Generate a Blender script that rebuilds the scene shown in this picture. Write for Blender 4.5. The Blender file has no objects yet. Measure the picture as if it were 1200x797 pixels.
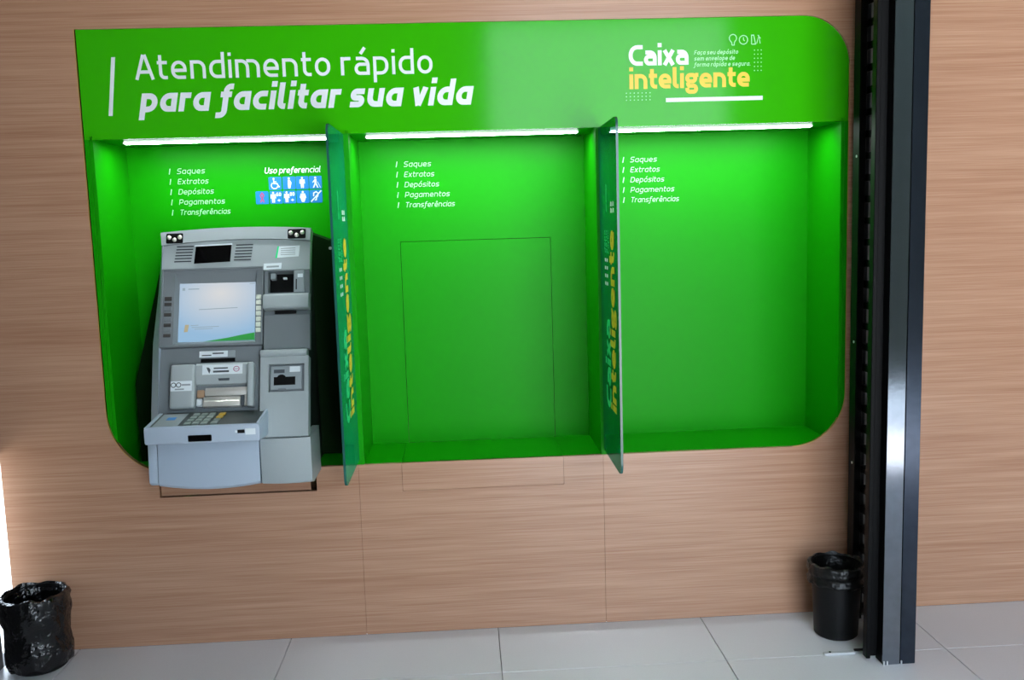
import bpy, bmesh, math, random
from mathutils import Matrix, Vector, noise

# ------------------------------------------------------------------ camera, world, light, exposure
scene = bpy.context.scene
col = scene.collection
CAM_D, CAM_YAW, CAM_PITCH, CAM_ROLL, CAM_F = 3.45487, 0.0493783, 0.1228422, -0.0301570, 1092.06
cam_data = bpy.data.cameras.new('camera')
cam = bpy.data.objects.new('camera', cam_data)
col.objects.link(cam)
cam_data.sensor_fit = 'HORIZONTAL'
cam_data.sensor_width = 36.0
cam_data.lens = 36.0 * CAM_F / 1200.0
cam_data.clip_start = 0.05
cam_data.clip_end = 200
fwd = Vector((math.sin(CAM_YAW) * math.cos(CAM_PITCH), math.cos(CAM_YAW) * math.cos(CAM_PITCH), -math.sin(CAM_PITCH)))
rt0 = Vector((math.cos(CAM_YAW), -math.sin(CAM_YAW), 0))
up0 = rt0.cross(fwd)
rt = rt0 * math.cos(CAM_ROLL) + up0 * math.sin(CAM_ROLL)
up = up0 * math.cos(CAM_ROLL) - rt0 * math.sin(CAM_ROLL)
cam.matrix_world = Matrix(((rt.x, up.x, -fwd.x, 0), (rt.y, up.y, -fwd.y, -CAM_D), (rt.z, up.z, -fwd.z, 1.55), (0, 0, 0, 1)))
scene.camera = cam

world = bpy.data.worlds.new('sky')
scene.world = world
world.use_nodes = True
bg = world.node_tree.nodes['Background']
bg.inputs['Color'].default_value = (0.74, 0.87, 1.0, 1)
bg.inputs['Strength'].default_value = 3.7

sun_data = bpy.data.lights.new('sun', 'SUN')
sun_data.energy = 11.0
sun_data.color = (1.0, 0.95, 0.88)
sun_data.angle = math.radians(0.6)
sun = bpy.data.objects.new('sun', sun_data)
col.objects.link(sun)
sun.rotation_euler = Vector((0.10, -0.36, 0.92)).to_track_quat('Z', 'Y').to_euler()
sun.location = (6, -8, 8)

vs = scene.view_settings
scene.display_settings.display_device = 'sRGB'
vs.view_transform = 'Standard'
vs.look = 'None'
vs.gamma = 1.0
vs.use_curve_mapping = False
vs.exposure = 1.27
LED_STRENGTH = 5.0
LED_DOWN = 23.0
SCREEN_STRENGTH = 0.28

# ------------------------------------------------------------------ materials
def srgb(r, g, b):
    f = lambda c: (c / 255 / 12.92) if c / 255 <= 0.04045 else ((c / 255 + 0.055) / 1.055) ** 2.4
    return (f(r), f(g), f(b), 1)

def mat(name, color, rough=0.5, metal=0.0, spec=0.5, noise_amt=0.0, noise_scale=20.0, bump=0.0, bump_scale=200.0, coat=0.0):
    m = bpy.data.materials.new(name)
    m.use_nodes = True
    nt = m.node_tree
    b = nt.nodes['Principled BSDF']
    b.inputs['Base Color'].default_value = color
    b.inputs['Roughness'].default_value = rough
    b.inputs['Metallic'].default_value = metal
    b.inputs['Specular IOR Level'].default_value = spec
    if coat:
        b.inputs['Coat Weight'].default_value = coat
        b.inputs['Coat Roughness'].default_value = 0.08
    if noise_amt or bump:
        tc = nt.nodes.new('ShaderNodeNewGeometry')
    if noise_amt:
        n = nt.nodes.new('ShaderNodeTexNoise')
        n.inputs['Scale'].default_value = noise_scale
        n.inputs['Detail'].default_value = 4
        nt.links.new(tc.outputs['Position'], n.inputs['Vector'])
        mx = nt.nodes.new('ShaderNodeMix')
        mx.data_type = 'RGBA'
        k0, k1 = 1 - noise_amt, 1 + noise_amt
        mx.inputs['A'].default_value = (color[0] * k0, color[1] * k0, color[2] * k0, 1)
        mx.inputs['B'].default_value = (min(1, color[0] * k1), min(1, color[1] * k1), min(1, color[2] * k1), 1)
        nt.links.new(n.outputs['Fac'], mx.inputs['Factor'])
        nt.links.new(mx.outputs['Result'], b.inputs['Base Color'])
    if bump:
        n2 = nt.nodes.new('ShaderNodeTexNoise')
        n2.inputs['Scale'].default_value = bump_scale
        nt.links.new(tc.outputs['Position'], n2.inputs['Vector'])
        bp = nt.nodes.new('ShaderNodeBump')
        bp.inputs['Strength'].default_value = bump
        bp.inputs['Distance'].default_value = 0.012 if 'liner' in name else 0.002
        nt.links.new(n2.outputs['Fac'], bp.inputs['Height'])
        nt.links.new(bp.outputs['Normal'], b.inputs['Normal'])
    return m

def emit_mat(name, color, strength):
    m = bpy.data.materials.new(name)
    m.use_nodes = True
    b = m.node_tree.nodes['Principled BSDF']
    b.inputs['Base Color'].default_value = (0.02, 0.02, 0.02, 1)
    b.inputs['Roughness'].default_value = 0.25
    b.inputs['Emission Color'].default_value = color
    b.inputs['Emission Strength'].default_value = strength
    return m

def wood_mat(name, c_dark, c_light, rough=0.38):
    m = bpy.data.materials.new(name)
    m.use_nodes = True
    nt = m.node_tree
    b = nt.nodes['Principled BSDF']
    b.inputs['Roughness'].default_value = rough
    b.inputs['Specular IOR Level'].default_value = 0.5
    g = nt.nodes.new('ShaderNodeNewGeometry')
    def streak(sx, sz, det):
        mp = nt.nodes.new('ShaderNodeVectorMath'); mp.operation = 'MULTIPLY'
        mp.inputs[1].default_value = (sx, sx, sz)
        nt.links.new(g.outputs['Position'], mp.inputs[0])
        n = nt.nodes.new('ShaderNodeTexNoise')
        n.inputs['Scale'].default_value = 1.0
        n.inputs['Detail'].default_value = det
        n.inputs['Roughness'].default_value = 0.6
        nt.links.new(mp.outputs['Vector'], n.inputs['Vector'])
        return n.outputs['Fac']
    a, c, d = streak(1.1, 55, 3), streak(3.0, 300, 2), streak(0.5, 7, 2)
    def math_node(op, x, y):
        q = nt.nodes.new('ShaderNodeMath'); q.operation = op
        for i, v in enumerate((x, y)):
            if isinstance(v, (int, float)): q.inputs[i].default_value = v
            else: nt.links.new(v, q.inputs[i])
        return q.outputs[0]
    s = math_node('ADD', math_node('MULTIPLY', a, 0.42), math_node('ADD', math_node('MULTIPLY', c, 0.45), math_node('MULTIPLY', d, 0.28)))
    r = nt.nodes.new('ShaderNodeMapRange')
    r.inputs['From Min'].default_value = 0.36
    r.inputs['From Max'].default_value = 0.78
    nt.links.new(s, r.inputs['Value'])
    mx = nt.nodes.new('ShaderNodeMix'); mx.data_type = 'RGBA'
    mx.inputs['A'].default_value = c_dark
    mx.inputs['B'].default_value = c_light
    nt.links.new(r.outputs['Result'], mx.inputs['Factor'])
    nt.links.new(mx.outputs['Result'], b.inputs['Base Color'])
    return m

def glass_mat(name, tint, ior=1.5, film=.14):
    m = bpy.data.materials.new(name)
    m.use_nodes = True
    nt = m.node_tree
    nt.nodes.remove(nt.nodes['Principled BSDF'])
    out = nt.nodes['Material Output']
    tr = nt.nodes.new('ShaderNodeBsdfTransparent'); tr.inputs['Color'].default_value = tint
    gl = nt.nodes.new('ShaderNodeBsdfGlossy'); gl.inputs['Roughness'].default_value = 0.03
    gl.inputs['Color'].default_value = (0.40, 1.0, 0.88, 1)
    fr = nt.nodes.new('ShaderNodeFresnel'); fr.inputs['IOR'].default_value = ior
    mx = nt.nodes.new('ShaderNodeMixShader')
    nt.links.new(fr.outputs['Fac'], mx.inputs['Fac'])
    nt.links.new(tr.outputs['BSDF'], mx.inputs[1])
    nt.links.new(gl.outputs['BSDF'], mx.inputs[2])
    # thin green film that scatters part of the light; its share sets how lit the pane looks
    df = nt.nodes.new('ShaderNodeBsdfDiffuse'); df.inputs['Color'].default_value = (0.01, 0.50, 0.22, 1)
    m2 = nt.nodes.new('ShaderNodeMixShader'); m2.inputs['Fac'].default_value = film
    nt.links.new(mx.outputs['Shader'], m2.inputs[1])
    nt.links.new(df.outputs['BSDF'], m2.inputs[2])
    nt.links.new(m2.outputs['Shader'], out.inputs['Surface'])
    return m

M = {}
M['wood'] = wood_mat('beige_wood_laminate', srgb(158, 112, 86), srgb(198, 158, 131), 0.22)
M['wood_edge'] = mat('laminate_edge', srgb(178, 140, 70), 0.5)
M['substrate'] = mat('dark_substrate', srgb(70, 52, 40), 0.9)
M['niche_shade_green'] = mat('shade_green', srgb(8, 38, 6), 0.6, spec=.1)
M['hole'] = mat('raw_board', srgb(160, 122, 90), 0.8, noise_amt=0.15, noise_scale=60)
M['green'] = mat('green_laminate', srgb(17, 151, 3), 0.4, spec=0.12, noise_amt=0.02, noise_scale=3)
M['green_print'] = mat('green_print', srgb(54, 180, 10), 0.1, spec=0.2, noise_amt=0.02, noise_scale=3)
M['white_vinyl'] = mat('white_vinyl', srgb(238, 243, 248), 0.4)
M['pale_vinyl'] = mat('pale_green_vinyl', srgb(170, 235, 170), 0.4)
M['list_vinyl'] = mat('pale_list_vinyl', srgb(176, 240, 182), 0.4)
M['yellow_vinyl'] = mat('yellow_vinyl', srgb(246, 205, 52), 0.4)
M['teal_vinyl'] = mat('teal_vinyl', srgb(50, 225, 145), 0.4)
M['blue_tile'] = mat('blue_vinyl', srgb(25, 128, 205), 0.4)
M['red_vinyl'] = mat('red_vinyl', srgb(170, 85, 130), 0.5)
M['led'] = emit_mat('led_diffuser', (0.90, 0.96, 1.0, 1), LED_STRENGTH)
M['led_down'] = emit_mat('led_lens', (0.90, 0.97, 1.0, 1), LED_DOWN)
M['batten'] = mat('grey_batten', srgb(70, 90, 70), 0.6)
M['cap'] = mat('lamp_cap', srgb(200, 205, 205), 0.4)
M['tile'] = mat('porcelain_tile', srgb(212, 214, 220), 0.35, noise_amt=0.05, noise_scale=160)
M['grout'] = mat('grout', srgb(110, 110, 112), 0.9)
M['white_paint'] = mat('white_paint', srgb(249, 250, 251), 0.6, bump=0.1)
M['dark_paint'] = mat('dark_facade_paint', srgb(84, 82, 80), 0.8)
M['ceiling'] = mat('ceiling_paint', srgb(170, 168, 164), 0.8)
M['pavement'] = mat('pavement', srgb(214, 211, 206), 0.9, noise_amt=0.15, noise_scale=3)
M['hedge'] = mat('hedge_green', srgb(18, 28, 16), 0.9, noise_amt=0.4, noise_scale=4)
M['black_steel'] = mat('black_steel', (0.065, 0.08, 0.11, 1), 0.2, metal=1.0, noise_amt=0.2, noise_scale=30, bump=0.04, bump_scale=60)
M['black_sheen_steel'] = mat('sheen_black_steel', (0.26, 0.29, 0.34, 1), 0.11, metal=1.0, noise_amt=0.15, noise_scale=30, bump=0.03, bump_scale=50)  # base raised to put a brighter reflection into this strip
M['black_matt'] = mat('black_matt_steel', srgb(3, 3, 4), 0.5, spec=0.15, noise_amt=0.3, noise_scale=50)
M['gap_shade_grey'] = mat('shade_grey', srgb(92, 88, 84), 0.6)
M['silver'] = mat('worn_steel', srgb(196, 200, 204), 0.4, metal=0.15, noise_amt=0.1)
M['grey'] = mat('grey_plastic', srgb(164, 174, 177), 0.5, noise_amt=0.02, noise_scale=30, bump=0.08, bump_scale=900)
M['grey_skylit'] = mat('skylit_grey_plastic', srgb(170, 185, 201), 0.45, bump=0.06, bump_scale=900)  # paler, bluer grey with skylight put into the colour
M['grey_dark'] = mat('dark_grey_plastic', srgb(118, 126, 131), 0.5, bump=0.08, bump_scale=900)
M['charcoal'] = mat('charcoal_housing', srgb(34, 40, 38), 0.55, spec=.25)
M['seam'] = mat('dark_gap', srgb(40, 46, 54), 0.8)
M['black'] = mat('black_plastic', srgb(4, 4, 5), 0.5, spec=.2)
M['black_gloss'] = mat('black_glass', srgb(3, 3, 4), 0.05, spec=.3)
M['sticker'] = mat('white_sticker', srgb(225, 235, 240), 0.5)
M['sticker_grey'] = mat('grey_sticker', srgb(150, 160, 165), 0.5)
M['key_white'] = mat('white_key', srgb(225, 232, 218), 0.4)
M['key_dark'] = mat('brown_key_label', srgb(62, 60, 58), 0.5)
M['keypad'] = mat('keypad_metal', srgb(150, 165, 160), 0.3, metal=0.3)
M['pad_dark'] = mat('dark_keypad_plate', srgb(52, 62, 62), 0.35)
M['pad_yellow'] = mat('yellow_key', srgb(205, 170, 60), 0.4)
M['lamp_lens'] = mat('lamp_lens', srgb(245, 240, 230), 0.15, metal=0.5)
M['brass'] = mat('steel_roller', srgb(232, 230, 224), 0.3, metal=0.5)
M['tan'] = mat('tan_guide', srgb(170, 140, 112), 0.5)
M['mark'] = mat('grey_print', srgb(70, 78, 84), 0.5)
M['screen'] = emit_mat('screen_glow', (0.70, 0.88, 1.0, 1), SCREEN_STRENGTH)
M['screen_green'] = emit_mat('screen_green', (0.03, 0.42, 0.07, 1), SCREEN_STRENGTH)
M['screen_mark'] = emit_mat('screen_text', (0.42, 0.55, 0.62, 1), SCREEN_STRENGTH)
M['screen_tan'] = emit_mat('screen_logo', (0.62, 0.55, 0.35, 1), SCREEN_STRENGTH)
M['bag'] = mat('black_bin_liner', srgb(6, 7, 11), 0.2, spec=0.6, bump=0.9, bump_scale=32)
M['bag_matt'] = mat('black_bin_liner_dull', srgb(8, 8, 8), 0.38, spec=0.35, bump=0.8, bump_scale=32)
M['bin'] = mat('black_bin_plastic', srgb(5, 5, 6), 0.5, spec=.25)
M['glass'] = glass_mat('lit_green_tinted_glass', (0.72, 0.97, 0.88, 1), 1.6, .34)  # brighter copy of the pane, light painted in with more film
M['glass_shaded'] = glass_mat('shaded_green_tinted_glass', (0.50, 0.72, 0.64, 1))  # same glass with less film and a darker tint, painted as shaded
M['glass_edge'] = mat('glass_edge', srgb(30, 84, 78), 0.2)

# screen picture: bright towards the top centre of the page shown on it
nt = M['screen'].node_tree
tcn = nt.nodes.new('ShaderNodeTexCoord')
gr = nt.nodes.new('ShaderNodeTexGradient'); gr.gradient_type = 'SPHERICAL'
mpn = nt.nodes.new('ShaderNodeMapping'); mpn.inputs['Location'].default_value = (-0.05, 0, -0.45); mpn.inputs['Scale'].default_value = (4.5, 1, 6.5)
rp = nt.nodes.new('ShaderNodeValToRGB')
rp.color_ramp.elements[0].color = (0.42, 0.70, 1.0, 1)
rp.color_ramp.elements[1].color = (1.0, 1.0, 1.0, 1)
nt.links.new(tcn.outputs['Object'], mpn.inputs['Vector'])
nt.links.new(mpn.outputs['Vector'], gr.inputs['Vector'])
nt.links.new(gr.outputs['Fac'], rp.inputs['Fac'])
nt.links.new(rp.outputs['Color'], nt.nodes['Principled BSDF'].inputs['Emission Color'])

# ------------------------------------------------------------------ object helpers
WPOS = {}
def tag(o, label=None, cat=None, group=None, kind=None):
    if label: o['label'] = label
    if cat: o['category'] = cat
    if group: o['group'] = group
    if kind: o['kind'] = kind
    return o

def empty(name, loc, label=None, cat=None, group=None, kind=None):
    o = bpy.data.objects.new(name, None)
    o.empty_display_size = 0.05
    o.location = loc
    col.objects.link(o)
    WPOS[o] = Vector(loc)
    return tag(o, label, cat, group, kind)

def obj(name, bm, m, parent=None, label=None, smooth=False, origin=None):
    """bm is in world coordinates; the object's origin goes to the middle of its box."""
    bmesh.ops.recalc_face_normals(bm, faces=bm.faces[:])
    lo = Vector([min(v.co[i] for v in bm.verts) for i in range(3)])
    hi = Vector([max(v.co[i] for v in bm.verts) for i in range(3)])
    c = Vector(origin) if origin else (lo + hi) / 2
    bmesh.ops.translate(bm, verts=bm.verts[:], vec=-c)
    me = bpy.data.meshes.new(name)
    bm.to_mesh(me); bm.free()
    for q in (m if isinstance(m, (list, tuple)) else [m]): me.materials.append(q)
    if smooth:
        for p in me.polygons: p.use_smooth = True
        me.set_sharp_from_angle(angle=math.radians(40))
    o = bpy.data.objects.new(name, me)
    col.objects.link(o)
    WPOS[o] = c
    if parent:
        o.parent = parent
        o.location = c - WPOS[parent]
    else:
        o.location = c
    if label: o['label'] = label
    return o

def inst(src, loc, parent, name=None):
    o = bpy.data.objects.new(name or src.name.split('.')[0], src.data)
    col.objects.link(o)
    WPOS[o] = Vector(loc)
    o.parent = parent
    o.location = Vector(loc) - (WPOS[parent] if parent else Vector())
    return o

def box(bm, x0, x1, y0, y1, z0, z1, bev=0.0, seg=1, mtx=None):
    t = bmesh.new()
    vs_ = [t.verts.new((x, y, z)) for x in (x0, x1) for y in (y0, y1) for z in (z0, z1)]
    for f in ((0, 1, 3, 2), (4, 6, 7, 5), (0, 4, 5, 1), (2, 3, 7, 6), (0, 2, 6, 4), (1, 5, 7, 3)):
        t.faces.new([vs_[i] for i in f])
    if bev:
        bmesh.ops.bevel(t, geom=t.edges[:], offset=bev, segments=seg, affect='EDGES', profile=0.5)
    if mtx is not None: t.transform(mtx)
    tmp = bpy.data.meshes.new('tmp'); t.to_mesh(tmp); t.free()
    bm.from_mesh(tmp); bpy.data.meshes.remove(tmp)
    return bm

def B(*a, **k): return box(bmesh.new(), *a, **k)

def plate(bm, outline, holes, y0, y1, mtx=None):
    """flat plate in XZ with holes, from y0 to y1"""
    t = bmesh.new()
    edges = []
    for loop in [outline] + list(holes):
        vv = [t.verts.new((x, y0, z)) for x, z in loop]
        for i in range(len(vv)): edges.append(t.edges.new((vv[i], vv[(i + 1) % len(vv)])))
    bmesh.ops.triangle_fill(t, use_beauty=True, use_dissolve=False, edges=edges, normal=(0, -1, 0))
    r = bmesh.ops.extrude_face_region(t, geom=t.faces[:])
    bmesh.ops.translate(t, verts=[v for v in r['geom'] if isinstance(v, bmesh.types.BMVert)], vec=(0, y1 - y0, 0))
    if mtx is not None: t.transform(mtx)
    tmp = bpy.data.meshes.new('tmp'); t.to_mesh(tmp); t.free()
    bm.from_mesh(tmp); bpy.data.meshes.remove(tmp)
    return bm

def prism_x(bm, prof, x0, x1, bev=0.0, seg=2):
    """profile of (y, z) points swept along X"""
    t = bmesh.new()
    a = [t.verts.new((x0, y, z)) for y, z in prof]
    b = [t.verts.new((x1, y, z)) for y, z in prof]
    n = len(prof)
    t.faces.new(a); t.faces.new(b[::-1])
    for i in range(n): t.faces.new((a[i], b[i], b[(i + 1) % n], a[(i + 1) % n]))
    bmesh.ops.recalc_face_normals(t, faces=t.faces[:])
    if bev: bmesh.ops.bevel(t, geom=t.edges[:], offset=bev, segments=seg, affect='EDGES', profile=0.5)
    tmp = bpy.data.meshes.new('tmp'); t.to_mesh(tmp); t.free()
    bm.from_mesh(tmp); bpy.data.meshes.remove(tmp)
    return bm

def tube(bm, p0, p1, r, n=12, r1=None):
    p0, p1 = Vector(p0), Vector(p1)
    d = (p1 - p0)
    q = d.to_track_quat('Z', 'Y').to_matrix().to_4x4()
    bmesh.ops.create_cone(bm, cap_ends=True, segments=n, radius1=r, radius2=r if r1 is None else r1, depth=d.length,
                          matrix=Matrix.Translation((p0 + p1) / 2) @ q)
    return bm

def arc(cx, cz, r, a0, a1, n=14):
    return [(cx + r * math.cos(math.radians(a0 + (a1 - a0) * i / n)), cz + r * math.sin(math.radians(a0 + (a1 - a0) * i / n))) for i in range(n + 1)]

def rrect(x0, x1, z0, z1, r, n=5):
    return arc(x1 - r, z1 - r, r, 0, 90, n) + arc(x0 + r, z1 - r, r, 90, 180, n) + arc(x0 + r, z0 + r, r, 180, 270, n) + arc(x1 - r, z0 + r, r, 270, 360, n)

# ------------------------------------------------------------------ stroke lettering
def fil(pts, n=6):
    """polyline with circular corners: items (x, y) or (x, y, r), r = distance from the corner to the tangent point"""
    out = []
    rad = lambda k: pts[k][2] if len(pts[k]) > 2 and 0 < k < len(pts) - 1 else 0
    for i, p in enumerate(pts):
        r = rad(i)
        q = Vector(p[:2])
        if r <= 0: out.append(q); continue
        a = Vector(pts[i - 1][:2]) - q; b = Vector(pts[i + 1][:2]) - q
        rr = min(r, a.length * (.5 if rad(i - 1) else .98), b.length * (.5 if rad(i + 1) else .98))
        a.normalize(); b.normalize()
        half = a.angle(b) / 2
        c = q + (a + b).normalized() * (rr / math.cos(half))
        R0 = rr * math.tan(half)
        va, vb = q + a * rr - c, q + b * rr - c
        a0 = math.atan2(va.y, va.x); da = math.atan2(vb.y, vb.x) - a0
        da = (da + math.pi) % (2 * math.pi) - math.pi
        for k in range(n + 1): out.append(c + Vector((math.cos(a0 + da * k / n), math.sin(a0 + da * k / n))) * R0)
    return out

def glyph(c, w):
    """strokes of a letter in units of the x-height, pen width w"""
    h = w / 2; R = 0.36; T = 1 - h; ASC = 1.42; CAP = 1.36
    def bowl(x0, x1, y0=0, y1=1):
        x0, x1, y0, y1 = x0 + h, x1 - h, y0 + h, y1 - h
        m = (y0 + y1) / 2
        return [(x1, m), (x1, y1, R), (x0, y1, R), (x0, y0, R), (x1, y0, R), (x1, m)]
    acc = None
    if c in 'áóê':
        acc, c = c, {'á': 'a', 'ó': 'o', 'ê': 'e'}[c]
    if c == 'Á': acc, c = 'á', '@'
    if c == ' ': return 0.42, []
    W = 0.86 + w * 0.25
    if c == 'n': s = [[(h, 0), (h, 1)], [(h, T), (W - h, T, R), (W - h, 0)]]
    elif c == 'm':
        W = 1.36 + w * 0.5; m = W / 2
        s = [[(h, 0), (h, 1)], [(h, T), (m, T, R), (m, 0)], [(m - .05, T), (W - h, T, R), (W - h, 0)]]
    elif c == 'u': s = [[(h, 1), (h, h, R), (W - h, h)], [(W - h, 0), (W - h, 1)]]
    elif c == 'r': W = 0.56 + w * 0.2; s = [[(h, 0), (h, 1)], [(h, T - .06), (h + .12, T, .1), (W, T)]]
    elif c == 'i': W = w; s = [[(h, 0), (h, 1)], [(h, 1.2), (h, 1.2 + max(w, .16))]]
    elif c == 'l': W = w + .16; s = [[(h, ASC), (h, h, .22), (W, h)]]
    elif c == 't': W = 0.56 + w * .2; s = [[(.1 + h, 1.32), (.1 + h, h, .25), (W, h)], [(0, T), (W, T)]]
    elif c == 'o': s = [bowl(0, W)]
    elif c == 'a':
        m = 0.56 + h * .3
        s = [[(.1, T), (W - h, T, R), (W - h, 0)], [(W - h, m), (h, m, .3), (h, h, .3), (W - h, h)]]
    elif c == '@': s = [[(W - h, T), (h, T, R), (h, h, R), (W - h, h)], [(W - h, 0), (W - h, 1)]]
    elif c == 'd': s = [[(W - h, T), (h, T, R), (h, h, R), (W - h, h)], [(W - h, 0), (W - h, ASC)]]
    elif c == 'q': s = [[(W - h, T), (h, T, R), (h, h, R), (W - h, h)], [(W - h, -.42), (W - h, 1)]]
    elif c == 'p': s = [[(h, T), (W - h, T, R), (W - h, h, R), (h, h)], [(h, -.42), (h, 1)]]
    elif c == 'b': s = [[(h, T), (W - h, T, R), (W - h, h, R), (h, h)], [(h, 0), (h, ASC)]]
    elif c == 'e': s = [[(h, .47), (W - h, .47)], [(W - h, .47 - h), (W - h, T, R), (h, T, R), (h, h, R), (W - .06, h)]]
    elif c in 'cç':
        W = .74 + w * .2
        s = [[(W, T), (h, T, R), (h, h, R), (W, h)]]
        if c == 'ç': s.append([(W * .55, 0), (W * .55, -.2), (W * .3, -.28)])
    elif c == 's':
        W = .76 + w * .2; m = .5
        s = [[(W - .04, T), (h, T, .26), (h, m, .26), (W - h, m, .26), (W - h, h, .26), (.02, h)]]
    elif c == 'g': s = [[(W - h, T), (h, T, R), (h, h + .02, R), (W - h, h + .02)], [(W - h, 1), (W - h, -.4 + h, .3), (.1, -.4 + h)]]
    elif c == 'G':   # two-storey g
        s = [bowl(0, W - .06, .3, 1), [(W - .2, T), (W + .04, T)], [(h + .06, .36), (h + .06, .14, .12), (W - h, .14, .2), (W - h, -.40 + h, .2), (h, -.40 + h, .2), (h, .14 - h)], [(h + .02, .14), (h + .2, .14)]]
    elif c == 'v': W = .84; s = [[(.04 + h * .6, 1), (W / 2, 0.02)], [(W - .04 - h * .6, 1), (W / 2, 0.02)]]
    elif c == 'x': W = .88; s = [[(h * .9, 1), (W - h * .9, 0)], [(W - h * .9, 1), (h * .9, 0)]]
    elif c == 'f': W = .58 + w * .2; s = [[(W, ASC - h), (.14 + h, ASC - h, .24), (.14 + h, 0)], [(0, T), (W - .04, T)]]
    elif c == 'ƒ': W = .58 + w * .2; s = [[(W + .06, ASC - h), (.16 + h, ASC - h, .24), (.16 + h, -.4 + h, .24), (-.16, -.4 + h)], [(0, T), (W, T)]]
    elif c == '.': W = w; s = [[(h, 0), (h, w)]]
    elif c == 'A': W = 1.06; s = [[(h * .5, 0), (W / 2 - h * .4, CAP)], [(W - h * .5, 0), (W / 2 + h * .4, CAP)], [(.2, .42), (W - .2, .42)]]
    elif c == 'C': W = .98 + w * .2; s = [[(W, CAP - h), (h, CAP - h, .5), (h, h, .5), (W, h)]]
    elif c == 'S':
        m = CAP / 2; W = .92
        s = [[(W - .03, CAP - h), (h, CAP - h, .3), (h, m, .3), (W - h, m, .3), (W - h, h, .3), (.02, h)]]
    elif c == 'E': W = .86; s = [[(W, CAP - h), (h, CAP - h, .12), (h, h, .12), (W, h)], [(h, CAP / 2), (W - .08, CAP / 2)]]
    elif c == 'F': W = .84; s = [[(W, CAP - h), (h, CAP - h, .12), (h, 0)], [(h, CAP / 2 - .04), (W - .08, CAP / 2 - .04)]]
    elif c == 'D': W = 1.06; s = [[(h, CAP / 2), (h, CAP - h), (W - h, CAP - h, .45), (W - h, h, .45), (h, h), (h, CAP / 2)]]
    elif c == 'P': W = .98; s = [[(h, 0), (h, CAP)], [(h, CAP - h), (W - h, CAP - h, .36), (W - h, .48, .36), (h, .48)]]
    elif c == 'T': W = .94; s = [[(0, CAP - h), (W, CAP - h)], [(W / 2, 0), (W / 2, CAP)]]
    elif c == 'U': W = 1.06; s = [[(h, CAP), (h, h, .42), (W - h, h, .42), (W - h, CAP)]]
    elif c == '|': W = w * 1.1; s = [[(h, -.05), (h, 1.36)]]
    elif c == '0': W = .9; s = [bowl(0, W, 0, CAP)]
    elif c == '6': W = .9; s = [bowl(0, W, 0, .84), [(h, .5), (h, CAP - h, .36), (W - .1, CAP - h)]]
    elif c == '8': W = .9; s = [bowl(0, W, 0, .74), bowl(.04, W - .04, .64, CAP)]
    elif c == '+': W = .9; s = [[(0, .55), (W, .55)], [(W / 2, .1), (W / 2, 1)]]
    else: W, s = .5, []
    if acc in ('á', 'ó'): s.append([(W * .42, 1.16), (W * .72, 1.5)])
    if acc == 'ê': s.append([(W * .25, 1.18), (W * .5, 1.42), (W * .75, 1.18)])
    return W, s

def ribbon(bm, pts, w, put):
    pts = [Vector(p) for p in pts]
    q = [pts[0]]
    for p in pts[1:]:
        if (p - q[-1]).length > 1e-4: q.append(p)
    if len(q) < 2: return
    pl_, pr_ = [], []
    for i, p in enumerate(q):
        a = (q[i] - q[i - 1]).normalized() if i else None
        b = (q[i + 1] - q[i]).normalized() if i < len(q) - 1 else None
        if a is None: a = b
        if b is None: b = a
        na, nb = Vector((-a.y, a.x)), Vector((-b.y, b.x))
        m = na + nb
        if m.length < 0.2: m = na
        m.normalize()
        k = w / 2 / max(0.45, m.dot(na))
        pl_.append(p + m * k); pr_.append(p - m * k)
    for S in (pl_, pr_):
        for i in range(1, len(S)):
            if (S[i] - S[i - 1]).dot(q[i] - q[i - 1]) <= 0: S[i] = S[i - 1].copy()
    L = [put(v) for v in pl_]; Rr = [put(v) for v in pr_]
    vl = [bm.verts.new(v) for v in L]; vr = [bm.verts.new(v) for v in Rr]
    for i in range(len(q) - 1): bm.faces.new((vl[i], vl[i + 1], vr[i + 1], vr[i]))

def text_words(s, w, xh, x0, x1, place, slant=0.0, gap=0.2):
    """one bmesh per word; text from x0 to x1 (metres along the line), x-height xh; place(a, b) maps line coordinates to the world"""
    run, words = 0.0, [[]]
    for c in s:
        W, st = glyph(c, w)
        if c == ' ': words.append([])
        for i, p in enumerate(st): words[-1].append((i, [(q.x + run, q.y) for q in fil(p)]))
        run += W + (gap if st else 0)
    run -= gap
    kx = (x1 - x0) / run
    o, a, b = Vector(place(0, 0)), Vector(place(1, 0)), Vector(place(0, 1))
    nrm = (a - o).cross(b - o).normalized()
    out = []
    for wd in words:
        bm = bmesh.new()
        for i, p in wd:
            sx = kx / xh
            lift = nrm * (.00012 * i)
            ribbon(bm, [(u * sx, v) for u, v in p], w, lambda v: Vector(place(x0 + v.x * xh + v.y * xh * slant, v.y * xh)) + lift)
        out.append(bm)
    return out

def text_bm(bm, *a, **k):
    for t in text_words(*a, **k):
        tmp = bpy.data.meshes.new('tmp'); t.to_mesh(tmp); t.free(); bm.from_mesh(tmp); bpy.data.meshes.remove(tmp)
    return bm

def text_parts(name, m, parent, label, *a, **k):
    for t in text_words(*a, **k): obj(name, t, m, parent, label)

def on_wall(z, y): return lambda a, b: (a, y, z + b)

def quad(bm, pts):
    bm.faces.new([bm.verts.new(p) for p in pts]); return bm

def disc(bm, cx, cz, r, y, n=12, sx=1.0):
    bm.faces.new([bm.verts.new((cx + r * sx * math.cos(2 * math.pi * i / n), y, cz + r * math.sin(2 * math.pi * i / n))) for i in range(n)])

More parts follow.
